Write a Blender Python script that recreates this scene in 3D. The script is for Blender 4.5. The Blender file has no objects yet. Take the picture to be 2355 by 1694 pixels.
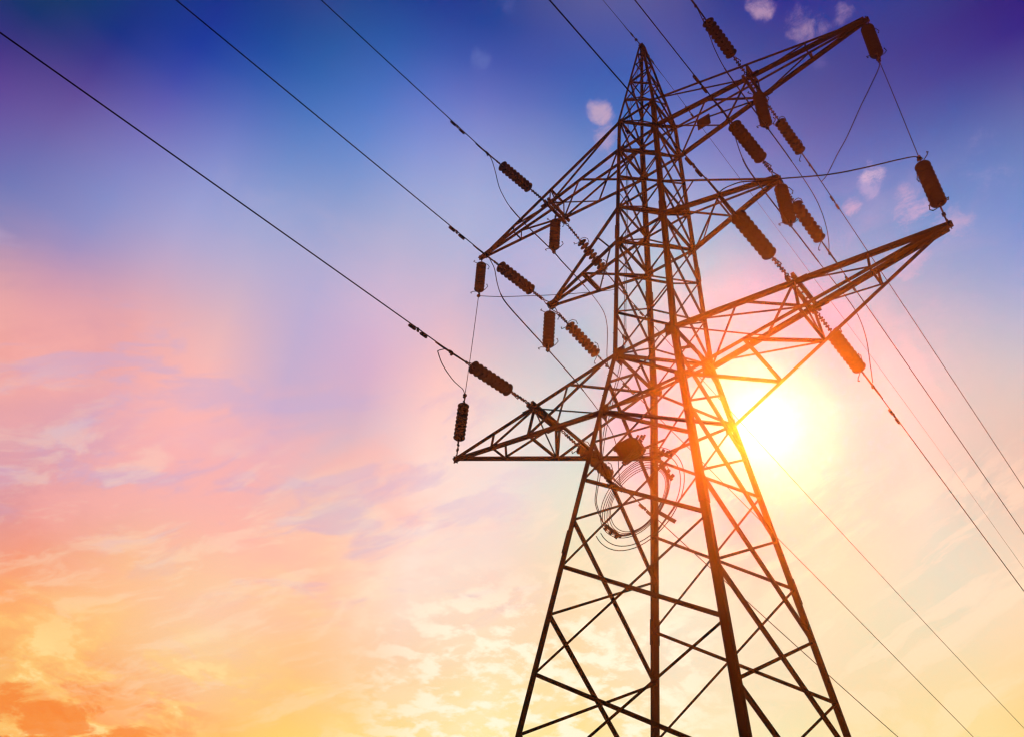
import bpy, math, random
from mathutils import Vector, Matrix
random.seed(7)
C = bpy.context.scene.collection
SC = bpy.context.scene
ZG = 19.53                       # height of the bottom arm's level chord above the ground
rad = math.radians

# ------------------------------------------------------------------ camera
F = Vector((-0.50524239, 0.5354667, 0.67676107)).normalized()
cam_d = bpy.data.cameras.new('camera'); cam = bpy.data.objects.new('camera', cam_d); C.objects.link(cam)
right0 = Vector((math.cos(-0.75636428), -math.sin(-0.75636428), 0)); up0 = right0.cross(F)
cr, sr = math.cos(0.08657276), math.sin(0.08657276)
RI = right0*cr + up0*sr; UP = up0*cr - right0*sr
m = Matrix((RI, UP, -F)).transposed().to_4x4(); m.translation = Vector((9.65452, -16.48018, ZG-17.92974))
cam.matrix_world = m
cam_d.sensor_width = 36; cam_d.sensor_fit = 'HORIZONTAL'; cam_d.lens = 2081.894/2355*36
cam_d.clip_start = 0.1; cam_d.clip_end = 2000
SC.camera = cam
SC.view_settings.view_transform = 'Standard'; SC.view_settings.look = 'None'
SC.view_settings.gamma = 1; SC.view_settings.exposure = 2.0;   # exposed for the steel against a dim evening sky
SC.view_settings.use_curve_mapping = False; SC.view_settings.use_curve_mapping = False
SC.render.engine = 'CYCLES'; SC.cycles.max_bounces = 4; SC.cycles.volume_bounces = 0
SC.cycles.filter_width = 1.3
try: SC.cycles.use_denoising = True; SC.cycles.denoiser = 'OPENIMAGEDENOISE'
except Exception: pass

# ------------------------------------------------------------------ sun
SUN = Vector((-0.31022516, 0.71718285, 0.62402653)).normalized()
sl = bpy.data.lights.new('sun', 'SUN'); sl.energy = 5.0; sl.angle = rad(0.5); sl.color = (1.0, 0.165, 0.008)
so = bpy.data.objects.new('sun', sl); C.objects.link(so); so.rotation_euler = SUN.to_track_quat('Z', 'Y').to_euler()
so.location = SUN*60 + Vector((0, 0, ZG))
HAZE = 0.00044; ANI = 0.93

# ------------------------------------------------------------------ sky: colour by azimuth and elevation, clouds on a high layer
AZ0 = -43.34
#SKYDATA
SKY = [(-50.0,50.4,-0.02,0.1112,-0.02),
 (-43.1,54.6,-0.02,0.0832,0.1761),
 (-33.5,58.8,0.0054,0.0269,0.1563),
 (-20.6,62.3,-0.02,-0.02,0.2048),
 (-6.3,64.2,-0.0045,0.0218,0.2677),
 (-47.5,48.1,-0.02,0.0134,0.2087),
 (-40.4,52.2,-0.02,-0.0134,-0.0045),
 (-30.9,56.2,-0.02,0.0006,0.2642),
 (-18.6,59.4,0.0385,0.1281,0.3874),
 (-5.2,61.2,0.0495,0.2102,0.4492),
 (-45.0,45.6,-0.02,-0.02,0.284),
 (-37.8,49.4,-0.02,-0.02,0.6065),
 (-28.4,53.1,-0.02,0.1521,0.5989),
 (-16.6,56.1,0.0934,0.2995,0.7823),
 (-4.2,57.8,-0.02,-0.0113,0.5243),
 (-42.6,43.0,0.0024,-0.02,0.1941),
 (-35.4,46.5,0.5899,0.3558,0.3664),
 (-26.2,50.0,0.4457,0.4045,0.5598),
 (-15.0,52.7,0.2928,0.2673,0.534),
 (-3.3,54.2,0.5693,0.5585,0.6625),
 (-40.4,40.2,0.574,0.2219,0.3771),
 (-33.3,43.5,-0.02,0.3376,0.7865),
 (-24.3,46.7,0.2363,0.3259,0.6392),
 (-13.5,49.2,-0.02,0.3007,0.7201),
 (-2.6,50.6,0.2897,0.3745,0.6767),
 (-38.3,37.4,0.0062,0.2905,0.5963),
 (-31.2,40.4,0.8026,0.3602,0.4426),
 (-22.5,43.3,0.5186,0.4552,0.7449),
 (-12.2,45.6,1.3,0.6508,0.4151),
 (-1.9,46.9,0.2343,0.5297,0.8204),
 (-36.3,34.5,1.1298,0.3836,0.2527),
 (-29.4,37.3,1.3,0.3529,0.0064),
 (-20.9,39.9,0.619,0.4142,0.5693),
 (-11.1,42.0,-0.02,0.426,1.1155),
 (-1.4,43.2,0.3032,-0.0105,0.3853),
 (-35.4,33.0,0.8252,0.3271,0.2966),
 (-32.2,34.3,1.3,0.5568,0.1024),
 (-28.5,35.7,-0.02,0.3064,1.0068),
 (-20.1,38.2,1.3,0.5899,0.0808),
 (-15.5,39.2,0.0242,0.2473,0.7713),
 (-10.5,40.1,1.3,0.4451,0.1448),
 (-1.1,41.3,1.2073,1.1473,0.5859),
 (-33.7,30.1,-0.02,0.0579,0.9476),
 (-30.5,31.3,0.529,0.2284,0.1836),
 (-26.9,32.5,1.3,0.6311,0.4422),
 (-18.8,34.7,0.4162,0.6027,1.0808),
 (-9.6,36.5,0.8392,0.5543,0.5328),
 (-0.6,37.5,0.5298,0.9649,0.9123),
 (-32.0,27.2,1.3,0.351,-0.02),
 (-28.9,28.2,0.2434,0.5452,0.5174),
 (-25.4,29.3,0.7621,0.0991,0.2283),
 (-17.5,31.3,1.0616,0.2716,0.1721),
 (-8.7,32.9,0.9315,0.6725,0.5258),
 (-0.2,33.8,0.7449,0.7424,0.9126),
 (-30.5,24.3,1.3,-0.02,-0.02),
 (-27.4,25.2,1.164,0.7243,0.1098),
 (-24.0,26.2,0.8986,0.4027,0.4113),
 (-16.4,27.9,1.0115,0.7648,0.2451),
 (-7.9,29.3,0.9318,0.922,0.7437),
 (0.2,30.2,0.8221,0.5664,0.102),
 (-29.1,21.4,1.0042,-0.02,-0.02),
 (-26.1,22.2,1.0018,1.3,0.29),
 (-22.7,23.1,0.9931,0.5767,0.3169),
 (-15.3,24.6,0.8566,0.5958,0.5921),
 (-7.2,25.9,0.9218,0.4362,0.3582),
 (0.5,26.6,0.8441,0.9359,0.9615),
 (-27.7,18.6,-0.0003,-0.02,-0.02),
 (-24.8,19.3,1.1708,0.0654,-0.02),
 (-21.5,20.1,1.005,0.2447,-0.02),
 (-14.3,21.4,1.035,0.5188,-0.02),
 (-6.6,22.5,0.9396,0.5408,0.4591),
 (0.8,23.2,0.8671,0.6665,0.1572),
 (-26.8,16.6,1.3,0.0616,-0.02),
 (-23.9,17.2,1.0899,1.1902,0.1053),
 (-20.6,17.8,1.0193,-0.02,-0.02),
 (-13.6,19.1,0.9987,0.7482,0.1587),
 (-6.1,20.1,0.9198,1.0099,0.0357),
 (1.0,20.7,0.9113,0.8132,0.5146),
 (23.8,63.5,-0.02,0.0285,0.268),
 (36.7,60.9,-0.02,-0.0092,0.2247),
 (46.7,57.7,-0.02,0.0346,0.2172),
 (50.4,56.0,-0.02,0.0577,-0.02),
 (5.8,61.6,0.0615,0.1182,0.4389),
 (32.8,58.6,-0.02,0.0758,0.3558),
 (44.4,55.1,-0.02,-0.0175,0.2637),
 (48.1,53.6,-0.02,0.009,0.5801),
 (5.9,58.1,0.0696,0.1359,0.4959),
 (32.8,55.1,-0.02,0.1079,0.3186),
 (42.2,52.3,-0.02,-0.02,0.1072),
 (45.9,50.9,-0.02,-0.02,0.4095),
 (6.0,54.6,-0.02,0.3117,0.6952),
 (21.1,53.6,0.1636,0.313,0.6374),
 (31.2,51.8,-0.02,0.1069,0.5145),
 (40.2,49.3,0.3149,0.5049,0.7282),
 (43.8,48.0,-0.02,0.1478,0.5045),
 (6.1,50.9,0.3976,0.4804,0.6203),
 (19.5,50.2,-0.02,0.2863,0.4954),
 (32.8,47.8,-0.02,0.3593,0.7039),
 (38.4,46.2,-0.02,0.096,0.4365),
 (41.9,45.1,0.0544,0.4066,0.6622),
 (6.2,47.2,0.327,0.3176,0.624),
 (18.7,46.6,-0.02,0.4967,0.8052),
 (32.8,44.2,-0.02,0.3411,0.528),
 (36.8,43.1,0.4271,0.2636,0.6414),
 (40.2,42.0,0.1786,0.4109,0.9248),
 (6.3,43.5,0.1625,0.7549,0.7418),
 (18.0,43.0,-0.02,0.2229,0.2567),
 (30.1,41.1,-0.02,0.3391,0.363),
 (34.1,40.2,-0.007,0.6813,0.7975),
 (38.7,39.0,1.3,0.3954,0.0484),
 (12.8,41.4,-0.02,0.0596,0.321),
 (26.8,39.9,-0.02,-0.02,-0.02),
 (31.0,39.1,-0.02,0.8874,0.8859),
 (37.3,37.5,1.1689,0.3719,0.5484),
 (1.2,37.5,0.6085,0.2516,0.5477),
 (13.1,37.6,-0.02,-0.02,0.5102),
 (24.4,36.6,0.0,-0.02,-0.02),
 (29.8,35.7,-0.02,0.2248,-0.0117),
 (35.9,34.4,1.3,0.1095,0.2763),
 (7.7,33.9,0.3624,0.9693,0.5237),
 (13.7,33.8,0.0,0.3729,0.4395),
 (23.6,33.0,0.0,-0.02,-0.02),
 (28.8,32.3,0.0,1.3,0.7729),
 (34.7,31.2,1.3,0.3499,0.4425),
 (7.6,30.2,0.5658,0.4714,0.4881),
 (13.3,30.2,0.044,0.8006,0.634),
 (25.3,29.3,0.1204,1.0025,0.8451),
 (33.5,28.1,1.2575,0.4814,0.4746),
 (7.6,26.6,0.6995,0.7686,0.4701),
 (13.0,26.6,0.5031,0.6112,0.5913),
 (18.3,26.4,0.3962,0.6256,0.4481),
 (26.9,25.7,0.64,0.6077,0.4575),
 (32.4,25.0,0.9432,0.2348,-0.006),
 (7.6,22.0,0.7878,0.7331,0.2921),
 (12.7,22.1,0.7211,0.8159,0.5829),
 (18.9,22.0,0.7053,0.7963,0.3702),
 (25.8,21.5,0.85,0.6515,0.3711),
 (31.1,21.0,0.9467,0.9834,0.1592),
 (23.9,38.1,0.0,-0.02,0.7182),
 (27.0,37.6,0.0,0.1647,0.9326),
 (19.3,34.9,0.0,-0.02,0.3742),
 (22.9,34.0,0.0,-0.02,0.2975),
 (30.0,36.9,-0.02,1.1076,0.5993),
 (24.8,41.4,0.0,-0.02,0.4443),
 (28.2,41.3,-0.02,0.5892,0.611),
 (23.8,43.2,-0.02,0.1325,0.2548),
 (26.0,33.8,0.0,0.5921,0.7437)]
#END
def azel(az, el):
    a, e = rad(az+AZ0), rad(el); return Vector((math.sin(a)*math.cos(e), math.cos(a)*math.cos(e), math.sin(e)))
import numpy as np
PA = np.array([tuple(azel(a, e)) for a, e, r, g, b in SKY]); CA = np.array([t[2:] for t in SKY])
far = PA@np.array(tuple(F)) < math.cos(rad(20))           # carry the outer colours on past the measured patch of sky
GH = PA[far]+(PA[far]-np.array(tuple(F)))*.28; GH /= np.linalg.norm(GH, axis=1)[:, None]
PA = np.vstack([PA, GH]); CA = np.vstack([CA, CA[far]]); CM = CA.mean(0); RS = rad(7.0)
def kern(A, B): return np.exp(-(np.arccos(np.clip(A@B.T, -1, 1))/RS)**2/2)
WTS = np.linalg.solve(kern(PA, PA)+np.eye(len(PA))*.025, CA-CM)
def sky_at(az, el):              # smooth interpolation of the sky colours
    c = CM+kern(np.array([tuple(azel(az, el))]), PA)[0]@WTS
    return [max(.0015, float(x)) for x in c]
w = bpy.data.worlds.new('World'); SC.world = w; w.use_nodes = True
N = w.node_tree.nodes; Lk = w.node_tree.links; N.clear()
def nd(t, **k):
    n = N.new(t)
    for a, v in k.items(): setattr(n, a, v)
    return n
def put(sock, v):
    if hasattr(v, 'node'): Lk.new(v, sock)
    else: sock.default_value = v
def M(op, a, b=0.0, c=0.0, clamp=False):
    n = nd('ShaderNodeMath', operation=op, use_clamp=clamp)
    put(n.inputs[0], a); put(n.inputs[1], b)
    if len(n.inputs) > 2: put(n.inputs[2], c)
    return n.outputs[0]
def MR(v, a, b, lo=0.0, hi=1.0, kind='SMOOTHSTEP'):
    n = nd('ShaderNodeMapRange', interpolation_type=kind)
    put(n.inputs[0], v); n.inputs[1].default_value = a; n.inputs[2].default_value = b; n.inputs[3].default_value = lo; n.inputs[4].default_value = hi
    return n.outputs[0]
def MIX(f, a, b, blend='MIX'):
    n = nd('ShaderNodeMix', data_type='RGBA', blend_type=blend, clamp_factor=True)
    put(n.inputs[0], f); put(n.inputs[6], a); put(n.inputs[7], b); return n.outputs[2]
def NOISE(vec, scale, detail=8, rough=.55, dist=0.0):
    n = nd('ShaderNodeTexNoise', noise_dimensions='3D'); put(n.inputs['Vector'], vec)
    n.inputs['Scale'].default_value = scale; n.inputs['Detail'].default_value = detail
    n.inputs['Roughness'].default_value = rough; n.inputs['Distortion'].default_value = dist
    return n.outputs['Fac']
def VM(op, a, b=None, s=None):
    n = nd('ShaderNodeVectorMath', operation=op); put(n.inputs[0], a)
    if b is not None: put(n.inputs[1], b)
    if s is not None: put(n.inputs['Scale'], s)
    return n.outputs['Value'] if op == 'DOT_PRODUCT' else n.outputs['Vector']
tc = nd('ShaderNodeTexCoord'); DIR = tc.outputs['Generated']
sx = nd('ShaderNodeSeparateXYZ'); Lk.new(DIR, sx.inputs[0])
X, Y, Z = sx.outputs
# azimuth measured from the tower's direction, in degrees, -180 .. 180
ca, sa = math.cos(rad(AZ0)), math.sin(rad(AZ0))
xr = M('ADD', M('MULTIPLY', X, ca), M('MULTIPLY', Y, -sa)); yr = M('ADD', M('MULTIPLY', X, sa), M('MULTIPLY', Y, ca))
AZ = M('MULTIPLY', M('ARCTAN2', xr, yr), 57.29578); EL = M('MULTIPLY', M('ARCSINE', Z), 57.29578)
ELN = MR(EL, 0, 85, kind='LINEAR')
def ramp(az, cols=None):
    r = nd('ShaderNodeValToRGB'); put(r.inputs[0], ELN); cr_ = r.color_ramp; cr_.interpolation = 'LINEAR'
    els = [2, 8, 12, 15]+list(range(17, 69, 2))+[74]
    while len(cr_.elements) < len(els): cr_.elements.new(1)
    for e, el in zip(cr_.elements, els):
        e.position = el/85
        c = sky_at(az, el) if cols is None else [cols[0][i]+(cols[1][i]-cols[0][i])*min(1, el/60) for i in range(3)]
        e.color = (*c, 1)
    return r.outputs[0]
ST = list(range(-54, 55, 6))
dark = ((.16, .12, .20), (.015, .03, .13))
col = ramp(-54)
for a, b in zip(ST, ST[1:]): col = MIX(MR(AZ, a, b, kind='LINEAR'), col, ramp(b))
edge = ramp(0, dark)
col = MIX(MR(M('ABSOLUTE', AZ), 62, 120), col, edge)
# cloud layer: direction cast onto a flat layer overhead
zz = M('ADD', M('MAXIMUM', Z, 0.02), 0.10)
cx = nd('ShaderNodeCombineXYZ'); put(cx.inputs[0], M('DIVIDE', X, zz)); put(cx.inputs[1], M('DIVIDE', Y, zz)); put(cx.inputs[2], 0.3)
CL = cx.outputs[0]
def spot(az, el, s, ex=1.0):      # 1 at a place in the sky, falling to 0 over s degrees
    n = VM('DOT_PRODUCT', DIR, tuple(azel(az, el)))
    return MR(n, math.cos(rad(s)), math.cos(rad(s*.1)), kind='LINEAR')
def region(a0, a1, b0, b1, e0, e1, f0, f1):
    m_ = M('MULTIPLY', MR(AZ, a0, a1), MR(AZ, b0, b1, 1, 0)); return M('MULTIPLY', m_, M('MULTIPLY', MR(EL, e0, e1), MR(EL, f0, f1, 1, 0)))
# broad soft veils of pink and blue
warp = nd('ShaderNodeTexNoise'); put(warp.inputs['Vector'], CL); warp.inputs['Scale'].default_value = 1.6; warp.inputs['Detail'].default_value = 5
wcol = VM('SUBTRACT', warp.outputs['Color'], (.5, .5, .5))
wv = VM('ADD', CL, VM('SCALE', wcol, s=.60))
stc = nd('ShaderNodeCombineXYZ'); put(stc.inputs[0], M('MULTIPLY', AZ, .055)); put(stc.inputs[1], M('ADD', M('MULTIPLY', EL, .19), M('MULTIPLY', AZ, -.075)))
stv = VM('ADD', stc.outputs[0], VM('SCALE', wcol, s=1.1))
veil = MR(M('ADD', M('MULTIPLY', NOISE(wv, 2.6, 12, .58, .4), .68), M('MULTIPLY', NOISE(stv, 2.0, 12, .60, .5), .32)), .44, .62)
col = MIX(M('MULTIPLY', M('MULTIPLY', veil, region(-70, -34, -8, 6, 22, 29, 35, 43)), .52), col, (1.0, .46, .40, 1))
blu = MR(NOISE(VM('ADD', stv, (9.4, 2.2, 0)), 2.0, 12, .60, .4), .50, .64)
col = MIX(M('MULTIPLY', M('MULTIPLY', blu, region(-60, -34, -6, 8, 24, 30, 38, 44)), .45), col, (.52, .42, .66, 1))
veil2 = MR(NOISE(VM('ADD', wv, (3.1, 7.7, 0)), 3.6, 12, .6, .3), .46, .72)
col = MIX(M('MULTIPLY', M('MULTIPLY', veil2, region(-40, -20, 30, 50, 36, 41, 48, 56)), .22), col, (.66, .52, .66, 1))
cream = MR(NOISE(VM('ADD', stv, (1.7, 4.4, 0)), 3.0, 12, .62, .3), .48, .62)
col = MIX(M('MULTIPLY', M('MULTIPLY', cream, region(-44, -30, 40, 52, 16, 21, 31, 37)), .26), col, (1.0, .84, .60, 1))
# low golden cumulus
puff = NOISE(VM('ADD', CL, VM('SCALE', wcol, s=.13)), 15.5, 12, .60, .12)
pf = MR(puff, .45, .60)
col = MIX(M('MULTIPLY', M('MULTIPLY', pf, region(-11, -1, 10, 18, 12, 16, 25, 32)), .85), col, (1.0, .97, .76, 1))
pf2 = NOISE(VM('ADD', CL, VM('SCALE', wcol, s=.20)), 5.2, 12, .62, .2)
low = region(-50, -34, -16, -4, 8, 12, 20, 25)
col = MIX(M('MULTIPLY', M('MULTIPLY', MR(pf2, .45, .54), low), .55), col, (1.0, .66, .20, 1))
col = MIX(M('MULTIPLY', M('MULTIPLY', MR(pf2, .53, .60), low), .55), col, (1.0, .84, .38, 1))
sh = MR(NOISE(VM('ADD', CL, (5.5, 1.3, 0)), 6.5, 12, .64, .4), .47, .58)
col = MIX(M('MULTIPLY', M('MULTIPLY', sh, region(-60, -34, -23, -13, 8, 12, 18, 22)), .80), col, (.92, .22, .03, 1))
# small fair weather puffs high up
pn = NOISE(VM('ADD', CL, VM('SCALE', wcol, s=.09)), 30.0, 9, .66, .3)
pn = M('ADD', M('MULTIPLY', pn, .6), M('MULTIPLY', NOISE(CL, 15.0, 4, .5), .4))
def puffs(az, el, s, amt, c):
    global col
    s *= .80; amt *= .80; sp = spot(az, el, s); f = M('MULTIPLY', MR(M('ADD', M('MULTIPLY', pn, 3.6), M('MULTIPLY', sp, .70)), 2.16, 2.85), MR(sp, 0, .6))
    col = MIX(M('MULTIPLY', f, amt), col, (*c, 1))
PK = (.60, .38, .53)
PUFFS = [(7.7,58.6,1.5,.85,(.66,.45,.55)),(8.3,56.9,1.6,.75,(.64,.42,.52)),(9.0,55.6,1.2,.6,(.60,.42,.54)),(27.8,62.6,1.4,.8,PK),(32.4,60.8,2.1,.7,PK),(36.2,60.5,1.1,.6,PK),
         (33.6,51.7,1.3,.8,(.74,.58,.70)),(33.0,50.9,1.2,.5,(.60,.50,.72)),(31.0,50.3,1.1,.7,(.66,.50,.66)),(35.7,49.0,2.3,.70,(.66,.46,.62)),(38.0,47.6,2.4,.5,(.66,.46,.60)),(41.9,49.5,3.0,.35,(.44,.42,.70)),
         (34.0,46.4,2.2,.4,(.70,.48,.60)),(32.6,58.6,1.0,.3,(.30,.24,.52)),(-7.4,61.1,1.1,.30,(.24,.30,.62)),(-5.5,64.3,1.6,.22,(.20,.24,.58))]
for p in PUFFS: puffs(*p)
# brightness round the sun
dn = VM('DOT_PRODUCT', DIR, tuple(SUN))
ang = M('MULTIPLY', M('ARCCOSINE', M('MINIMUM', dn, .999999)), 57.29578)
g1 = M('EXPONENT', M('MULTIPLY', M('POWER', M('DIVIDE', ang, 1.5), 1.25), -1.0))
col = MIX(g1, col, (1.0, 1.0, .95, 1), 'ADD')
g2 = M('EXPONENT', M('MULTIPLY', M('POWER', M('DIVIDE', ang, 5.5), 1.4), -1.0))
col = MIX(M('MULTIPLY', g2, 1.0), col, (.0, .04, .48, 1), 'ADD')
# below the horizon: dusk land colour
col = MIX(MR(Z, -.02, .03), (.05, .035, .03, 1), col)
bg = nd('ShaderNodeBackground'); put(bg.inputs[0], col); bg.inputs[1].default_value = 0.25
ow = nd('ShaderNodeOutputWorld'); Lk.new(bg.outputs[0], ow.inputs[0])

# ------------------------------------------------------------------ materials
def material(name, base, rough, metal, var, scale):
    mt = bpy.data.materials.new(name); mt.use_nodes = True; t = mt.node_tree; b = t.nodes['Principled BSDF']
    b.inputs['Roughness'].default_value = rough; b.inputs['Specular IOR Level'].default_value = .0; b.inputs['Metallic'].default_value = metal
    n = t.nodes.new('ShaderNodeTexNoise'); n.inputs['Scale'].default_value = scale; n.inputs['Detail'].default_value = 6
    co = t.nodes.new('ShaderNodeTexCoord'); t.links.new(co.outputs['Object'], n.inputs['Vector'])
    r = t.nodes.new('ShaderNodeValToRGB'); r.color_ramp.elements[0].position = .35; r.color_ramp.elements[1].position = .7
    r.color_ramp.elements[0].color = (*[c*(1-var) for c in base], 1); r.color_ramp.elements[1].color = (*[c*(1+var) for c in base], 1)
    t.links.new(n.outputs['Fac'], r.inputs[0]); t.links.new(r.outputs[0], b.inputs['Base Color'])
    return mt
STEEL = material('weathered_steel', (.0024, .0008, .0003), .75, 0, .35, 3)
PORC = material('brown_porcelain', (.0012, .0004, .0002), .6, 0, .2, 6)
FIT = material('forged_fittings', (.0012, .0004, .0002), .7, 0, .3, 9)
WIRE = material('dull_aluminium_wire', (.002, .001, .001), .7, 0, .2, 2)
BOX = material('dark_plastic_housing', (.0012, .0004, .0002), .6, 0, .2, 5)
CONC = material('concrete', (.30, .29, .27), .9, 0, .2, 4)
SOIL = material('dry_meadow', (.07, .08, .035), .95, 0, .5, .35)

# ------------------------------------------------------------------ mesh helpers
class MB:
    def __init__(s): s.v = []; s.f = []
    def add(s, vs, fs):
        o = len(s.v); s.v += [tuple(x) for x in vs]; s.f += [tuple(i+o for i in f) for f in fs]
    def box(s, c, ax, ay, az):    # centre and three half-axis vectors
        c, ax, ay, az = Vector(c), Vector(ax), Vector(ay), Vector(az)
        vs = [c+ax*i+ay*j+az*k for i in (-1, 1) for j in (-1, 1) for k in (-1, 1)]
        s.add(vs, [(0,1,3,2),(4,6,7,5),(0,4,5,1),(2,3,7,6),(0,2,6,4),(1,5,7,3)])
    def prism(s, prof, p, q, u, v):
        p, q = Vector(p), Vector(q); n = len(prof)
        vs = [p+u*a+v*b for a, b in prof]+[q+u*a+v*b for a, b in prof]
        s.add(vs, [(i, (i+1) % n, n+(i+1) % n, n+i) for i in range(n)]+[tuple(range(n))[::-1], tuple(range(n, 2*n))])
    def angle(s, p, q, w_, n, t=.011, off=0.0, side=1):   # rolled steel angle: one leg flat against the face whose outward normal is n
        p, q, n = Vector(p), Vector(q), Vector(n); d = (q-p).normalized(); n = (n-d*n.dot(d)).normalized(); u = d.cross(n)*side
        h = w_/2; o = n*off
        s.prism([(-h, 0), (h, 0), (h, -t), (-h+t, -t), (-h+t, -w_), (-h, -w_)], p+o, q+o, u, n)
    def flat(s, p, q, w_, t, n):
        p, q, n = Vector(p), Vector(q), Vector(n); d = (q-p).normalized(); n = (n-d*n.dot(d)).normalized(); u = d.cross(n)
        s.prism([(-w_/2, -t/2), (w_/2, -t/2), (w_/2, t/2), (-w_/2, t/2)], p, q, u, n)
    def tube(s, pts, r, n=6):
        pts = [Vector(p) for p in pts]; rr = r if isinstance(r, (list, tuple)) else [r]*len(pts); o = len(s.v); u = None
        for i, p in enumerate(pts):
            d = (pts[min(i+1, len(pts)-1)]-pts[max(i-1, 0)]).normalized()
            if u is None: u = d.orthogonal().normalized()
            else: u = (u-d*u.dot(d)).normalized()
            v = d.cross(u)
            s.v += [tuple(p+(u*math.cos(2*math.pi*k/n)+v*math.sin(2*math.pi*k/n))*rr[i]) for k in range(n)]
        for i in range(len(pts)-1):
            for k in range(n):
                a = o+i*n+k; b = o+i*n+(k+1) % n; s.f.append((a, b, b+n, a+n))
        s.f.append(tuple(range(o, o+n))[::-1]); s.f.append(tuple(range(o+(len(pts)-1)*n, o+len(pts)*n)))
    def lathe(s, prof, c, d, n=28):  # (radius, height) along d
        c, d = Vector(c), Vector(d).normalized(); u = d.orthogonal().normalized(); v = d.cross(u); o = len(s.v)
        for r, h in prof: s.v += [tuple(c+d*h+(u*math.cos(2*math.pi*k/n)+v*math.sin(2*math.pi*k/n))*r) for k in range(n)]
        for i in range(len(prof)-1):
            for k in range(n):
                a = o+i*n+k; b = o+i*n+(k+1) % n; s.f.append((a, b, b+n, a+n))
        s.f.append(tuple(range(o, o+n))[::-1]); s.f.append(tuple(range(o+(len(prof)-1)*n, o+len(prof)*n)))
    def torus(s, c, ax, R_, r, n=14, k=6):
        ax = Vector(ax).normalized(); u = ax.orthogonal().normalized(); v = ax.cross(u)
        s.tube([Vector(c)+(u*math.cos(2*math.pi*i/n)+v*math.sin(2*math.pi*i/n))*R_ for i in range(n+1)], r, k)
    def mesh(s, name, mat, smooth=False):
        me = bpy.data.meshes.new(name); me.from_pydata(s.v, [], s.f); me.update(); me.materials.append(mat)
        if smooth:
            me.polygons.foreach_set('use_smooth', [True]*len(me.polygons))
            try: me.set_sharp_from_angle(angle=rad(35))
            except Exception: pass
        return me
    def build(s, name, mat, parent=None, smooth=False):
        o = bpy.data.objects.new(name, s.mesh(name, mat, smooth)); C.objects.link(o)
        if parent is not None: o.parent = parent; o.matrix_parent_inverse = Matrix.Translation(-TOT[parent.name]) if parent.name in TOT else Matrix()
        return o
TOT = {}
def thing(name, label, cat, loc=(0, 0, 0), group=None):
    o = bpy.data.objects.new(name, None); C.objects.link(o); o.location = loc; o.empty_display_size = .2
    TOT[o.name] = Vector(loc); return tag(o, label, cat, group)
def tag(o, label, cat, group=None):
    o['label'] = label; o['category'] = cat
    if group: o['group'] = group
    return o

# ------------------------------------------------------------------ tower geometry
ZP, ZTU, ZTL, ZT, ZMU, ZML, ZA, ZB, ZBU, ZBL = 18.18, 12.17, 10.28, 8.68, 6.92, 5.08, 3.50, 1.78, 0.0, -2.15
WT, KS = .7673, .1370
def hw(z):
    if z > ZTU: return .07+(WT-.07)*(ZP-z)/(ZP-ZTU)
    if z >= 0: return 1+(WT-1)*z/ZTU
    return 1-KS*z
LEG = {1: (-1, -1), 2: (-1, 1), 3: (1, -1), 4: (1, 1)}
def LP(l, z): a = hw(z); return Vector((LEG[l][0]*a, LEG[l][1]*a, z+ZG))
tower = thing('transmission_tower', 'tall rust-dark steel lattice tower with three pairs of arms', 'tower')
# legs: a rolled angle from footing to peak, with splice sleeves, node plates and climbing bolts
for l, (a, b) in LEG.items():
    mb = MB(); zs = [-ZG+.25, 0, ZTU, ZP-.1]
    u, v = Vector((-a, 0, 0)), Vector((0, -b, 0))
    for z0, z1, wl in ((zs[0], 0, .160), (0, ZTU, .148), (ZTU, zs[3], .092)):
        t = .014; o = (u+v)*-.03; mb.prism([(0, 0), (wl, 0), (wl, t), (t, t), (t, wl), (0, wl)], LP(l, z0)+o, LP(l, z1)+o, u, v)
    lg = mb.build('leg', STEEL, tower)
    for zc in ((-6.3, 5.55) if l in (1, 3) else (-7.0, 3.9)):
        sp = MB(); t = .012; wl = .182; k = (u+v)*-.044
        sp.prism([(0, 0), (wl, 0), (wl, t), (t, t), (t, wl), (0, wl)], LP(l, zc-.32)+k, LP(l, zc+.32)+k, u, v)
        sp.build('splice_plate', STEEL, lg)
    z = -1.6; i = 0
    while l == 1 and z < ZTU:
        bo = MB(); p = LP(l, z); dd = Vector((a, 0, 0)) if i % 2 else Vector((0, b, 0))
        bo.tube([p-dd*.02, p+dd*.06], .008, 5); bo.tube([p+dd*.06, p+dd*.07], .015, 6); bo.build('climbing_bolt', STEEL, lg); z += .84; i += 1
    ft = MB(); p = LP(l, -ZG); ft.lathe([(.55, -.3), (.55, .05), (.42, .25), (.40, .42)], (p.x, p.y, 0), (0, 0, 1), 20)
    ft.build('footing', CONC, tower, True)
FACES = {'front': (1, 3, (0, -1, 0)), 'back': (2, 4, (0, 1, 0)), 'left': (1, 2, (-1, 0, 0)), 'right': (3, 4, (1, 0, 0))}
UPPER = [15.15, 13.75, ZTU, ZTL, ZT, ZMU, ZML, ZA, ZB, ZBU]
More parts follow.
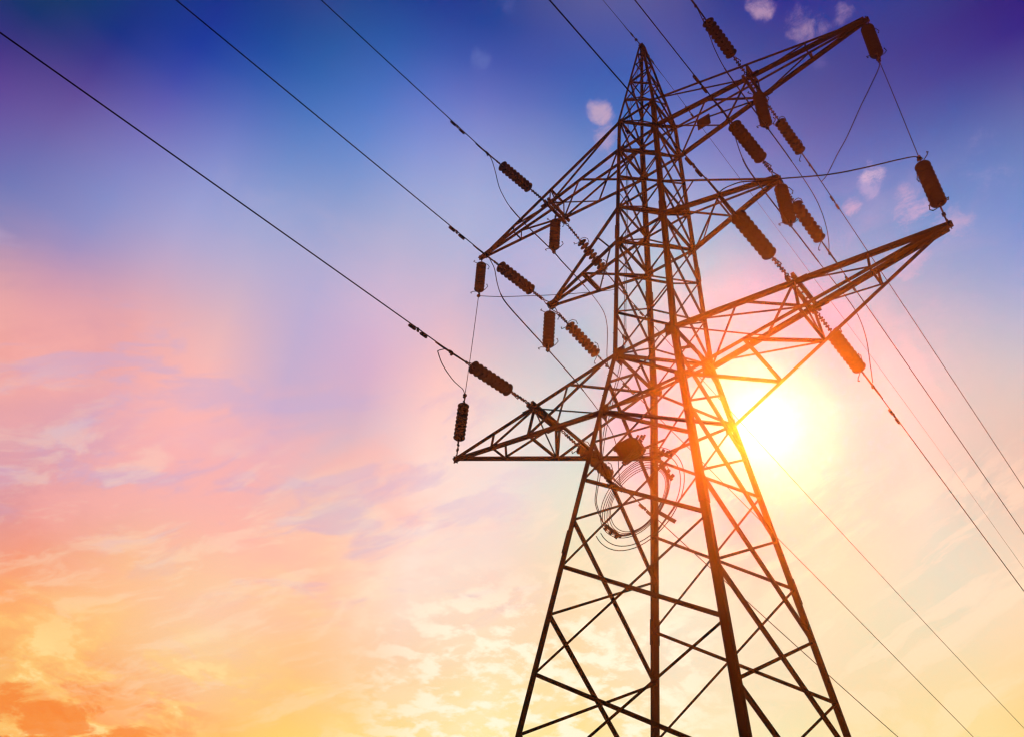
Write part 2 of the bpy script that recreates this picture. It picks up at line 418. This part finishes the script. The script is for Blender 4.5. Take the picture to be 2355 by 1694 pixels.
for fn, (l0, l1, n) in FACES.items():
    n = Vector(n)
    side = bpy.data.objects.new('side_frame', None); C.objects.link(side); side.parent = tower; side.empty_display_size = .2
    def strut(z, w_, off=.0):
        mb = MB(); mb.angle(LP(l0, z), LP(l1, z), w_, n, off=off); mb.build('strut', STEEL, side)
    for z, w_ in ((16.6, .045), (15.15, .05), (ZTU, .095), (ZTL, .11), (ZMU, .085), (ZML, .11), (ZBU, .12)): strut(z, w_, -.02)
    if fn in ('front', 'back'):
        strut(ZBL, .105, -.02); pan = UPPER+[ZBL, -4.43, -6.96, -9.62, -12.5, -15.7, -19.2]
    else: pan = UPPER
    def cross(z0, z1, wa, wb):
        c = MB()
        for p, q, ww, off, heavy in ((LP(l0, z0), LP(l1, z1), wa, .013, fn != 'back'), (LP(l0, z1), LP(l1, z0), wb, -.027, False)):
            up_ = (q-p).cross(n).z < 0; c.angle(p, q, ww, n, off=off, side=1 if up_ == ((fn in ('front', 'right')) != heavy) else -1)
        c.build('cross_brace', STEEL, side)
    for z0, z1 in zip(pan, pan[1:]):
        big = z1 < 0
        cross(z0, z1, .082 if big else .060, .062 if big else .052)
    if fn in ('left', 'right'):
        c = MB(); mid = (LP(l0, 0)+LP(l1, 0))/2
        c.angle(mid, LP(l0, -1.08), .07, n, off=.013); c.angle(mid, LP(l1, -1.08), .07, n, off=.013); c.build('vee_brace', STEEL, side)
        pan = [-1.08, -3.24, -5.68, -8.24, -10.95, -13.9, -17.2]
        for z0, z1 in zip(pan, pan[1:]): cross(z0, z1, .080, .062)
    # tip of the peak: single zigzag
    c = MB(); c.angle(LP(l0, 15.15), LP(l1, 16.6), .05, n, off=.012); c.angle(LP(l1, 16.6), LP(l0, 17.5), .045, n, off=.012); c.build('cross_brace', STEEL, side)
    for z, s_ in ((ZTU, .15), (ZTL, .18), (ZMU, .14), (ZML, .18), (ZBU, .24), (ZBL, .20)):
        for l, o in ((l0, l1), (l1, l0)):
            gp = MB(); p = LP(l, z); e = (LP(o, z)-p).normalized(); gp.box(p+e*s_*.55-n*.034, e*s_*.75, Vector((0, 0, s_)), n*.006); gp.build('node_plate', STEEL, side)
# level bracing inside the body and the cap plate
for z in (ZTU, ZTL, ZMU, ZML, ZBU, ZBL):
    c = MB(); c.angle(LP(1, z)+Vector((.05, .05, -.03)), LP(4, z)+Vector((-.05, -.05, -.03)), .08, (0, 0, -1)); c.build('level_brace', STEEL, tower)
cp = MB(); cp.box((0, 0, ZP+ZG-.02), (.10, 0, 0), (0, .14, 0), (0, 0, .015)); cp.box((0, 0, ZP+ZG-.25), (.012, 0, 0), (0, .16, 0), (0, 0, .24))
cp.box((0, 0, ZP+ZG-.3), (.11, 0, 0), (0, .012, 0), (0, 0, .28)); cp.build('peak_plate', STEEL, tower)

# ------------------------------------------------------------------ arms
def arm(s, kind):
    if kind == 't': zh, zi, xt, zt = ZTL, ZTU, 8.12, 10.26
    elif kind == 'b': zh, zi, xt, zt = ZBU, ZBL, 8.03, 0.0
    else: zh, zi, xt, zt = ZML, ZMU, 4.32, 5.02
    tip = Vector((s*xt, 0, zt+ZG)); H = {}; I = {}
    for y in (-1, 1):
        H[y] = (Vector((s*hw(zh), y*hw(zh), zh+ZG)), tip+Vector((0, y*.05, 0))); I[y] = (Vector((s*hw(zi), y*hw(zi), zi+ZG)), tip+Vector((0, y*.035, .0)))
    at = lambda c, t: c[0]+(c[1]-c[0])*t
    updir = 1 if kind != 'b' else -1                              # side of the level chords on which the sloping chords lie
    fl = MB()
    tl_ = .26 if kind != 'm' else .20
    fl.box(tip-Vector((s*tl_*.55, 0, 0)), (tl_, 0, 0), (0, .10 if kind != 'm' else .16, 0), (0, 0, .012))
    fl.box(tip-Vector((s*tl_*.5, 0, updir*-.02)), (tl_, 0, 0), (0, .009, 0), (0, 0, .11))
    fl.box(tip+Vector((s*.06, 0, 0)), (.012, 0, 0), (0, .10, 0), (0, 0, .09))
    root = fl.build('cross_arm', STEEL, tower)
    for y in (-1, 1):
        c = MB(); c.angle(H[y][0], H[y][1], .122 if kind != 'm' else .122, (0, 0, -updir), side=1, t=.013); c.build('main_chord', STEEL, root)
        c = MB(); c.angle(I[y][0], I[y][1], .110 if kind == 'b' else .082, (0, y, 0), side=1); c.build('sloping_chord', STEEL, root)
    def bar(p, q, w_, n, name='arm_bar', off=0.0):
        c = MB(); c.angle(p, q, w_*1.1, n, t=.009, off=off); c.build(name, STEEL, root)
    dn = (0, 0, -updir)
    if kind in 'tb':
        B = {y: at(H[y], .47) for y in (-1, 1)}
        # the doubled beam that takes the two dead ends
        e = Vector((1, 0, 0)); c = MB()
        for o in (-.085, .085):
            c.prism([(-.045, -.06), (.045, -.06), (.045, .06), (-.045, .06)], B[-1]+e*o+Vector((0, -.22, -updir*.005)), B[1]+e*o+Vector((0, .22, -updir*.005)), e, Vector((0, 0, 1)))
        for yy in (-.25, 0, .25): c.box(((B[-1]+B[1])/2)+Vector((0, yy, .06)), (.12, 0, 0), (0, .03, 0), (0, 0, .008))
        c.build('cross_beam', STEEL, root)
        for y in (-1, 1):
            p = MB(); p.box(B[y]+Vector((s*.10, 0, updir*.062)), (.30, 0, 0), (0, .085, 0), (0, 0, .008)); p.build('node_plate', STEEL, root)
            bar(B[y], at(I[y], .735) if kind == 'b' else at(I[y], .745), .05, (0, y, 0), off=-.02)
            if kind == 'b':
                bar(at(H[y], .735), at(I[y], .72), .05, (0, y, 0), off=.01)
                bar(B[y], at(I[y], .453), .06, (0, y, 0), off=.01)
                bar(at(H[y], .05), at(I[y], .453), .055, (0, y, 0), off=.02)
            else:
                bar(at(H[y], .742), at(I[y], .745), .05, (0, y, 0), off=.01)
                bar(B[y], at(I[y], .476), .05, (0, y, 0), off=.01)
                bar(I[y][0], B[y], .055, (0, y, 0), off=.02)
        # level lattice between the main chords
        bar(at(H[-1], .265), B[1], .055, dn, off=.015); bar(at(H[-1], .255), H[1][0], .055, dn, off=.015)
        bar(at(H[1], .255), H[-1][0], .05, dn, off=-.04); bar(at(H[1], .265), B[-1], .05, dn, off=-.04)
        if kind == 'b':
            d_, g_ = .453, .24
            bar(at(I[-1], d_), at(I[1], d_), .065, (0, 0, -1), off=.02)
            bar(at(I[-1], g_), at(I[1], d_), .07, (0, 0, -1), off=.04)
            bar(at(I[-1], g_), at(I[1], g_), .07, (0, 0, -1), off=.02)
            bar(I[-1][0], at(I[1], g_), .07, (0, 0, -1), off=.04)
            bar(at(I[-1], .72), at(I[1], .72), .05, (0, 0, -1), off=.02)
            bar(B[-1], at(I[1], d_), .045, (1, 0, 0)); 
        else:
            h = {y: at(I[y], .476) for y in (-1, 1)}
            bar(h[-1], h[1], .07, (0, 0, 1), off=.01); bar(h[-1], B[1], .045, (1, 0, 0)); bar(h[1], B[-1], .045, (1, 0, 0), off=.05)
            bar(at(H[-1], .742), at(H[1], .742), .045, (0, 0, -1), off=.01)
    else:
        bar(at(H[-1], .50), at(H[1], .50), .07, dn, off=.015); bar(at(H[-1], .47), at(H[1], .47), .045, dn, off=.03)
        bar(at(H[-1], .49), H[1][0], .055, dn, off=.02); bar(at(H[-1], .08), at(H[1], .49), .045, dn, off=-.04)
        for y in (-1, 1): bar(at(H[y], .09), at(I[y], .30), .045, (0, y, 0), off=.015)
    return tip
for s in (-1, 1):
    for k in 'tmb': arm(s, k)

# ------------------------------------------------------------------ insulator strings
BX = 4.29
DISC = [(.014, .095), (.048, .093), (.054, .050), (.088, .040), (.148, .018), (.190, -.002), (.202, -.015), (.202, -.021), (.190, -.026), (.142, -.020), (.105, -.026), (.055, -.024), (.028, -.045), (.020, -.092)]
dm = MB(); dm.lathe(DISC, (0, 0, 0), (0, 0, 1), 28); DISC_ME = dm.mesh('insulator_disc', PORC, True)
def horn(mb, c, d, side, out, bend):
    p = [c, c+side*.13+d*.03, c+side*.25+d*.10*bend, c+side*.33+d*.24*bend, c+side*.29+d*.36*bend]
    mb.tube(p, .0135, 5); mb.lathe([(.004, -.025), (.025, 0), (.004, .025)], p[-1], d, 8)
def string(label, p0, p1, a0, a1, n, group, kind):
    """insulators between attachment p0 and clamp p1; a0/a1 are where the disc stack starts and ends along it"""
    p0, p1 = Vector(p0)+Vector((0, 0, ZG)), Vector(p1)+Vector((0, 0, ZG)); d = (p1-p0).normalized(); Ln = (p1-p0).length
    r = thing('insulator_string', label, 'insulator', tuple(p0), group); q = d.to_track_quat('-Z', 'Y')
    side = d.cross(Vector((0, 0, 1)));
    if side.length < .2: side = d.cross(Vector((0, 1, 0)))
    side.normalize(); up = side.cross(d).normalized()
    sp = (a1-a0)/n
    for i in range(n):
        o = bpy.data.objects.new('insulator_disc', DISC_ME); C.objects.link(o); o.parent = r
        o.location = d*(a0+sp*(i+.5)); o.rotation_mode = 'QUATERNION'; o.rotation_quaternion = q
    mb = MB()                                                    # links at the tower end
    Z0 = p0
    if kind == 'tension':
        mb.tube([Z0+side*.075, Z0+d*.16+side*.03, Z0+d*.24], .016, 6); mb.tube([Z0-side*.075, Z0+d*.16-side*.03, Z0+d*.24], .016, 6)
        mb.tube([Z0+side*.075, Z0-side*.075], .022, 6)
        mb.torus(Z0+d*.28, up, .045, .016); mb.torus(Z0+d*.37, side, .05, .016)
        L_ = a0-.10
        mb.box(Z0+d*(.42+L_)/2, d*(L_-.42)/2, side*.014, up*.028); 
        for f in (.42, .52, .66, .78, .92):
            c = Z0+d*(f*L_+.02); mb.box(c, d*.022, side*.055, up*.016); mb.box(c+d*.05, d*.018, side*.016, up*.052)
        mb.tube([Z0+d*(L_-.02), Z0+d*(a0+.02)], .02, 6)
    else:
        mb.torus(Z0+d*.05, side, .045, .015); mb.tube([Z0+d*.08, Z0+d*(a0+.01)], .022, 6)
        if a0 > .35:
            mb.box(Z0+d*a0*.45, d*.05, side*.045, up*.018); mb.box(Z0+d*a0*.72, d*.03, side*.02, up*.045)
    mb.build('link', FIT, r)
    mb = MB(); E0 = Z0+d*a1; E1 = Z0+d*Ln
    mb.tube([E0-d*.03, E0+d*.08], .02, 6); mb.torus(E0+d*.13, side, .045, .015)
    if kind == 'tension':
        mb.tube([E0+d*.17, E0+d*.34], .018, 6); mb.box(E0+d*.24, d*.04, side*.018, up*.04)
        mb.tube([E0+d*.30, E1-d*.02, E1+d*.42, E1+d*.62], [.024, .030, .028, .019], 8)
        mb.box(E1, d*.07, side*.02, up*.05); mb.box(E1-up*.05-d*.03, d*.025, side*.04, up*.035)
    else:
        mb.box(E1, d*.04, side*.05, up*.05); mb.box(E1-d*.06, d*.03, side*.07, up*.02); mb.lathe([(.02, -.05), (.05, -.02), (.05, .03), (.02, .05)], E1, d, 8)
        mb.tube([E0+d*.15, E1], .016, 6)
    mb.build('clamp', FIT, r)
    for c, bend, sg in ((Z0+d*(a0-.04), 1, 1), (Z0+d*(a1+.04), -1, -1)):
        for sd in (1, -1):
            h = MB(); horn(h, c, d, (up*.85+side*.5).normalized()*sd if kind == 'tension' else (side*.8+up*.6).normalized()*sd, 0, bend*(1 if sd > 0 else -.35)); h.build('arcing_horn', FIT, r)
    return r
POS = {('t', -1): 'top left', ('m', -1): 'middle left', ('b', -1): 'bottom left', ('t', 1): 'top right', ('m', 1): 'middle right', ('b', 1): 'bottom right'}
ATT = {'t': (10.24, .44), 'm': (5.00, .16), 'b': (-.02, .60)}
# conductor height along the line, from the clamp outward: (z at y=0, slope, curve, distance to which the curve is seen)
WIRES = {('t', 1, -1): (10.224, -.10, .0002, 6), ('t', -1, -1): (9.999, -.1225, .000795, 11.6), ('m', 1, -1): (4.903, -.1166, .000326, 7.6),
 ('m', -1, -1): (4.873, -.108, .000112, 14.8), ('b', 1, -1): (.245, -.121, .000055, 10.6), ('b', -1, -1): (-.143, -.0957, -.000179, 17),
 ('t', 1, 1): (10.633, -.0699, -.00075, 25), ('m', 1, 1): (5.054, -.0685, -.000989, 20), ('b', 1, 1): (.247, -.0955, .000407, 20),
 ('t', -1, 1): (9.913, -.0681, .000403, 51), ('m', -1, 1): (4.873, -.0518, -.000119, 38), ('b', -1, 1): (.008, -.0672, .000497, 30)}
def wz(w_, y):
    z0, b, c, ym = w_; yy = min(y, ym); return z0+b*yy+c*yy*yy+max(0, y-ym)*(b+2*c*ym)
XS = {'t': BX, 'm': 4.32, 'b': 4.28}
CL_END = {'t': 3.95, 'm': 3.35, 'b': 4.25}
for (k, s, g), wf in WIRES.items():
    x = s*XS[k]; za, ya = ATT[k]; yc = CL_END[k]
    p0 = (x, g*ya, za); p1 = (x, g*yc, wz(wf, yc))
    way = 'down to the lower right' if g > 0 else 'up to the upper left'
    tot = yc-ya
    if k == 't': a0, a1 = 1.15, 2.80
    elif k == 'm': a0, a1 = .85, 2.55
    else: a0, a1 = 1.12, 2.80
    string(f'dark disc insulator string pulling from the {POS[k, s]} arm {way}', p0, p1, a0, a1, 9, 'strain insulator strings', 'tension')
HANG = [((8.10, 0, 10.22), (8.04, .10, 8.02), .34, 1.88, 'dark disc insulator string hanging from the tip of the top right arm'),
 ((-8.10, 0, 10.22), (-8.10, .08, 8.02), .34, 1.88, 'dark disc insulator string hanging from the tip of the top left arm'),
 ((4.29, 0, 10.22), (4.29, .2, 8.1), .34, 1.95, 'dark disc insulator string hanging from the middle of the top right arm'),
 ((-4.29, 0, 10.22), (-4.29, 0, 7.85), .55, 2.10, 'dark disc insulator string hanging from the middle of the top left arm'),
 ((4.34, 0, 4.98), (4.34, .12, 2.98), .32, 1.86, 'dark disc insulator string hanging from the tip of the middle right arm'),
 ((-4.34, 0, 4.98), (-4.34, 0, 2.87), .32, 1.90, 'dark disc insulator string hanging from the tip of the middle left arm'),
 ((8.06, 0, .06), (8.04, -.06, 2.72), .72, 2.36, 'dark disc insulator string standing on the tip of the bottom right arm'),
 ((-8.06, 0, .06), (-8.05, 0, 2.80), .74, 2.30, 'dark disc insulator string standing on the tip of the bottom left arm')]
for p0, p1, a0, a1, lb in HANG: string(lb, p0, p1, a0, a1, 9, 'jumper insulator strings', 'post')

# ------------------------------------------------------------------ conductors, jumpers, earth wires
def V(p): return Vector(p)+Vector((0, 0, ZG))
def damper(c, d, label):
    r = thing('vibration_damper', label, 'damper', tuple(c), 'vibration dampers on the wires'); up = Vector((0, 0, 1)); up = (up-d*up.dot(d)).normalized(); s_ = d.cross(up)
    k = MB(); k.box(c-up*.04, d*.03, s_*.018, up*.065); k.lathe([(.01, -.03), (.045, -.015), (.045, .015), (.01, .03)], c-up*.01, s_, 10); k.build('clamp', FIT, r)
    k = MB(); k.tube([c-up*.085-d*.34, c-up*.09, c-up*.085+d*.34], .008, 5); k.build('messenger_wire', FIT, r)
    for g in (-1, 1):
        k = MB(); k.lathe([(.015, -.13), (.036, -.12), (.042, -.09), (.042, .09), (.036, .12), (.015, .13)], c-up*.087+d*g*.22, d, 12); k.build('weight', FIT, r, True)
DAMP = {('b', -1, -1): 5.55, ('m', -1, -1): 4.73, ('t', -1, -1): 5.5, ('m', 1, -1): 4.5, ('b', 1, -1): 5.4, ('t', 1, 1): 5.85, ('m', 1, 1): 4.75, ('b', 1, 1): 5.6, ('t', -1, 1): 5.6, ('m', -1, 1): 4.7, ('b', -1, 1): 5.42}
for (k, s, g), wf in WIRES.items():
    x = s*XS[k]; yc = CL_END[k]; ys = [yc+i*.8 for i in range(25)]; ymax = 88 if g > 0 else 46
    y = ys[-1]
    while y < ymax: y += 4; ys.append(y)
    mb = MB(); mb.tube([V((x, g*y, wz(wf, y))) for y in ys], .0165, 6)
    o = mb.build('conductor', WIRE, None, True)
    tag(o, f'thin dark conductor strung from the {POS[k, s]} arm ' + ('down to the lower right' if g > 0 else 'up to the upper left'), 'power line', 'conductors of the line')
    if (k, s, g) in DAMP:
        y = DAMP[k, s, g]; c = V((x, g*y, wz(wf, y))); d = (V((x, g*(y+.5), wz(wf, y+.5)))-c).normalized()
        damper(c, d, f'small two-weight damper on the {POS[k, s]} conductor ' + ('running down to the lower right' if g > 0 else 'running up to the upper left'))
def smooth(pts, n=5):
    pts = [Vector(p) for p in pts]; out = []
    for i in range(len(pts)-1):
        a, b, c, d = pts[max(i-1, 0)], pts[i], pts[i+1], pts[min(i+2, len(pts)-1)]
        for j in range(n):
            t = j/n; out.append(.5*((2*b)+(c-a)*t+(2*a-5*b+4*c-d)*t*t+(3*b-a-3*c+d)*t**3))
    return out+[pts[-1]]
JUMP = {('t', 1): [(-3.80,9.80),(-3.55,9.5),(-3.22,8.98),(-2.98,8.42),(-2.49,8.02),(-1.7,7.98),(-0.6,8.0),(0.22,8.1),(.9,8.14),(1.7,8.17),(2.65,8.12),(3.44,7.92),(3.80,7.40),(3.85,6.57),(3.64,5.61),(3.38,4.92)],
 ('m', 1): [(-3.2,4.5),(-2.9,4.3),(-2.72,3.9),(-2.56,3.36),(-2.25,3.0),(-1.35,2.96),(-.5,2.98),(.12,2.99),(.7,3.04),(2.25,3.08),(3.75,3.18),(4.42,3.1),(4.72,2.78),(4.76,2.05),(4.46,.95),(4.15,-.1)],
 ('t', -1): [(-3.89,9.55),(-3.69,9.41),(-3.46,9.01),(-3.18,8.4),(-2.89,8.11),(-2.50,7.90),(-1.74,7.81),(-.85,7.82),(-.02,7.85),(.5,7.78),(1.4,7.73),(2.22,7.63),(2.84,7.47),(3.19,7.2),(3.34,6.65),(3.33,5.85),(3.30,5.24),(3.34,4.72)],
 ('m', -1): [(-3.2,4.52),(-3.06,4.42),(-2.89,4.24),(-2.72,3.78),(-2.5,3.42),(-2.14,3.22),(-1.2,3.05),(.0,2.87),(.5,2.78),(1.34,2.63),(1.79,2.52),(2.73,2.22),(3.43,1.86),(3.76,1.52),(3.93,.98),(3.96,.4),(4.0,.02),(4.05,-.18)]}
for (k, s), pts in JUMP.items():
    mb = MB(); P = [V((s*XS[k], y, z)) for y, z in pts]; P = smooth(P); mb.tube(P, .0145, 6)
    o = mb.build('jumper_cable', WIRE, None, True)
    rod = MB(); rod.tube([p for p in P if -2.5 <= p.y <= 2.0], .023, 6); rod.build('armour_rod', WIRE, o, True)
    tag(o, f'slack dark loop of cable hung below the {POS[k, s]} arm', 'cable', 'slack cable loops')
LONG = [(1, [(4.28,-4.28,-.27),(4.40,-4.24,-.16),(4.60,-4.25,-.2),(4.88,-4.35,-.42),(5.22,-4.50,-.84),(6.0,-4.70,-1.62),(6.75,-4.33,-1.72),(7.28,-3.53,-1.04),(7.8,-2.2,.35),(7.98,-.6,2.2),(8.04,-.08,2.72)],
   [(8.04,-.06,2.72),(8.045,-.02,4.4),(8.045,.06,6.3),(8.04,.10,8.02)], [(8.04,.10,8.02),(7.98,-.1,7.35),(7.5,-.15,6.5),(7.08,.13,6.34),(6.3,1.2,6.9),(5.61,2.27,7.75),(4.75,4.0,9.4),(4.29,4.8,10.26)]),
 (-1, [(-4.28,-4.48,-.60),(-4.66,-4.39,-.38),(-4.84,-4.23,-.25),(-5.59,-3.34,.36),(-6.53,-2.05,1.25),(-7.28,-1.08,2.09),(-7.73,-.42,2.60),(-8.05,0,2.80)],
   [(-8.05,0,2.80),(-8.06,.03,4.4),(-8.08,.06,6.3),(-8.10,.08,8.02)], [(-8.10,.08,8.02),(-7.4,.55,7.93),(-6.66,1.12,7.98),(-5.74,2.11,8.33),(-5.06,2.95,8.74),(-4.53,3.84,9.31),(-4.29,4.2,9.6)])]
for s, a, b, c in LONG:
    sd = 'right' if s > 0 else 'left'
    for pts, lb in ((a, f'curved dark cable from the bottom {sd} front conductor out to the upright arm-tip insulator'), (b, f'thin upright wire joining the two {sd} arm-tip insulators'), (c, f'dark cable from the {sd} hanging arm-tip insulator back to the rear top conductor')):
        mb = MB(); mb.tube(smooth([V(p) for p in pts]), .0145 if pts is not b else .012, 6); o = mb.build('jumper_cable', WIRE, None, True); tag(o, lb, 'cable', 'slack cable loops')
# earth wires from the peak
def ez(y): yy = min(y, 45); return 18.02-.0239*yy-.000908*yy*yy-max(0, y-45)*.105
for g, lb in ((1, 'thinnest wire, leaving the tower peak far down to the lower right'), (-1, 'thin wire leaving the tower peak up to the upper left')):
    ys = [.15, .8, 1.4, 2.0]+[2+i*2.0 for i in range(1, 14)]+[30+i*6 for i in range(10)]
    if g < 0: ys = [y for y in ys if y < 46]
    f = ez if g > 0 else (lambda y: 18.12-.15*y+.0004*y*y)
    mb = MB(); mb.tube([V((0, g*y, f(y))) for y in ys], .0105, 6); o = mb.build('earth_wire', WIRE, None, True); tag(o, lb, 'wire', 'earth wires')
    ft = MB(); d = Vector((0, g*1, (f(1.6)-f(.2))/1.4)).normalized(); c = V((0, g*.15, f(.15)))
    ft.torus(c+d*.08, (1, 0, 0), .045, .015); ft.tube([c+d*.12, c+d*.5], .02, 6); ft.box(c+d*.3, d*.05, (.05, 0, 0), (0, 0, .03)); ft.box(c+d*.62, d*.10, (.02, 0, 0), (0, 0, .06))
    ft.tube([c+d*.5, c+d*.95-Vector((0, 0, .05)), c+d*1.5], .012, 5); ft.build('dead_end_fitting', FIT, o)
c = V((0, 3.7, ez(3.7))); damper(c, (V((0, 4.2, ez(4.2)))-c).normalized(), 'small damper on the thinnest wire just behind the tower peak')

# ------------------------------------------------------------------ fibre cable: down-lead pair, splice housing, storage coil, sign plate
def fc(zs): return zs
DL = [(-.34,17.6,.05),(-.20,15.2,.30),(-.34,12.73,.0),(-.36,10.87,.0),(-.41,7.6,.0),(-.52,4.08,.0),(-.58,2.06,0),(-.60,.97,0),(-.78,-.33,0),(-.94,-1.43,0),(-1.10,-2.67,0),(-1.10,-3.99,0)]
for i in (0, 1):
    P = []
    for y, z, dx in DL:
        yy = y if z < 12.8 else -hw(z)*.5
        P.append(V((-hw(z)+.06, yy+i*.085, z)))
    P += [V((-1.52+i*.05, -1.15, -4.5)), V((-1.30+i*.04, -1.50, -5.2)), V((-.98+i*.03, -1.76, -5.85)), V((-.80, -1.82, -6.2))]
    mb = MB(); mb.tube(smooth(P), .011, 5); o = mb.build('fibre_cable', WIRE, None, True)
    tag(o, ('thin cable running down the left side of the tower, outer one of the pair' if i == 0 else 'thin cable running down the left side of the tower, inner one of the pair'), 'cable', 'down-lead cables')
    if i == 0: cab = o
for z, y in ((12.0, -.35), (7.6, -.41), (3.0, -.55), (1.0, -.6), (-1.3, -.92)):
    k = MB(); p = V((-hw(z)+.05, y+.04, z)); q = V((-hw(z)+.03, -hw(z)+.1, z+.15)); k.flat(q, p, .05, .012, (-1, 0, 0)); k.box(p, (.03, 0, 0), (0, .09, 0), (0, 0, .05)); k.build('bracket', FIT, cab)
r = thing('splice_box', 'bulky dark splice housing bolted on the front of the lattice above the cable coil', 'junction box', tuple(V((-.30, -1.38, -3.95))))
bc = V((-.30, -1.42, -3.95)); ux = Vector((.94, 0, .16)).normalized(); uz = Vector((-.16, 0, .94)).normalized(); uy = Vector((0, 1, 0))
k = MB(); prof = [(-.43, .17), (-.26, .22), (.04, .25), (.15, .24), (.30, .12), (.40, -.13), (.30, -.25), (-.02, -.28), (-.17, -.33), (-.24, -.17)]
k.prism(prof, bc-uy*.13, bc+uy*.13, Vector((1, 0, 0)), Vector((0, 0, 1))); k.build('housing', BOX, r)
for a, b in prof[::2]: k = MB(); k.lathe([(.028, -.06), (.028, .06)], bc+Vector((a*1.1, 0, b*1.1)), uy, 8); k.build('bolt', BOX, r)
k = MB(); k.prism([(a*1.07, b*1.07) for a, b in prof], bc-uy*.02, bc+uy*.02, Vector((1, 0, 0)), Vector((0, 0, 1))); k.build('flange', BOX, r)
k = MB(); k.flat(bc+ux*.30-uz*.1-uy*-.12, bc+ux*.95-uz*.25+uy*.08, .06, .02, (0, -1, 0)); k.flat(bc-ux*.3+uy*.12, bc-ux*.85+uz*.30+uy*.06, .07, .02, (0, -1, 0)); k.flat(bc-ux*.25-uz*.22+uy*.1, bc-ux*.75-uz*.55+uy*.05, .05, .02, (0, -1, 0)); k.build('bracket', FIT, r)
k = MB()
for a in (.22, .32, .40): k.tube([bc+ux*a+uz*(.30-a*.6), bc+ux*(a+.10)+uz*(.40-a*.6)], .03, 6)
k.build('cable_gland', BOX, r)
cc = V((.03, -1.66, -5.72))
co = MB()
def ringpt(t, R_, yy, sq=.10):
    rr = R_*(1+sq*math.cos(2*(t-rad(-40)))); return cc+Vector((math.cos(t)*rr, yy, math.sin(t)*rr))
for i, R_ in enumerate((.77, .81, .85, .89, .93, .98)):
    co.tube([ringpt(2*math.pi*j/56, R_+.015*math.sin(3*2*math.pi*j/56+i), -.02*i, -.08) for j in range(57)], .0095, 5)
for i, R_ in enumerate((1.12, 1.18)):
    co.tube([ringpt(rad(-150)+rad(255)*j/40, R_+.10*math.sin(math.pi*j/40)+.06*i, -.03*i-.06, -.05) for j in range(41)]+[bc+ux*.38+uz*.12, bc+ux*.3+uz*.05], .011, 5)
coil = co.build('cable_coil', WIRE, None, True); tag(coil, 'round coil of spare cable tied on the front lattice below the splice housing', 'cable coil')
for a0, R_ in ((rad(222), .92), (rad(28), .92), (rad(48), 1.24)):
    k = MB(); p = cc+Vector((math.cos(a0)*R_, -.02, math.sin(a0)*R_)); tn = Vector((-math.sin(a0), 0, math.cos(a0))); nr = Vector((math.cos(a0), 0, math.sin(a0)))
    L_ = .30 if R_ < 1 else .2
    k.box(p, tn*L_, nr*.035, (0, .035, 0))
    for f in (-.8, -.1, .65): k.box(p+tn*L_*f+nr*.05, tn*.028, nr*.06, (0, .03, 0)); 
    k.build('clamp', FIT, coil)
k = MB(); p = cc+Vector((-.55, .03, .55)); k.flat(p+Vector((-.35, .02, .42)), p+Vector((.12, .0, -.12)), .09, .012, (0, -1, 0)); k.build('support_bar', STEEL, coil); k = MB(); p = cc+Vector((.75, .03, -.75)); k.flat(p+Vector((-.25, .02, .25)), p+Vector((.2, 0, -.2)), .09, .012, (0, -1, 0)); k.build('support_bar', STEEL, coil)
pl = MB(); pc = V((2.02, .50, 10.72+.30)); e1 = Vector((.95, -.10, -.20)).normalized(); e2 = Vector((.10, -.75, .62)).normalized(); e3 = e1.cross(e2).normalized()
pl.prism([(-.32, -.17), (.24, -.17), (.32, .17), (-.24, .17)], pc-e3*.006, pc+e3*.006, e1, e2)
o = pl.build('marker_plate', STEEL, None); tag(o, 'small dark slanted plate fixed on the top right arm near the body', 'plate')

# ------------------------------------------------------------------ ground and haze
g = MB(); n = 40; S_ = 190
for i in range(n+1):
    for j in range(n+1):
        x, y = -S_+2*S_*i/n, -S_+2*S_*j/n; rr = math.hypot(x-3, y+6); g.v.append((x, y, (math.sin(x*.05)+math.cos(y*.043+1))*.25*min(1, max(0, rr-30)/40)-.002))
for i in range(n):
    for j in range(n): a = i*(n+1)+j; g.f.append((a, a+n+1, a+n+2, a+1))
o = g.build('ground', SOIL); o['kind'] = 'structure'
hz = MB(); hz.box((0, 0, 18.6), (195, 0, 0), (0, 195, 0), (0, 0, 19.7))
hm = bpy.data.materials.new('sunlit_haze'); hm.use_nodes = True; t = hm.node_tree; t.nodes.clear()
ou = t.nodes.new('ShaderNodeOutputMaterial'); pv = t.nodes.new('ShaderNodeVolumePrincipled'); t.links.new(pv.outputs[0], ou.inputs['Volume'])
pv.inputs['Color'].default_value = (.96, .95, .93, 1); pv.inputs['Density'].default_value = HAZE; pv.inputs['Anisotropy'].default_value = ANI
try: hm.volume_sampling = 'EQUIANGULAR'
except Exception: pass
try: hm.cycles.homogeneous_volume = True
except Exception: pass
o = hz.build('haze', hm); o['kind'] = 'stuff'
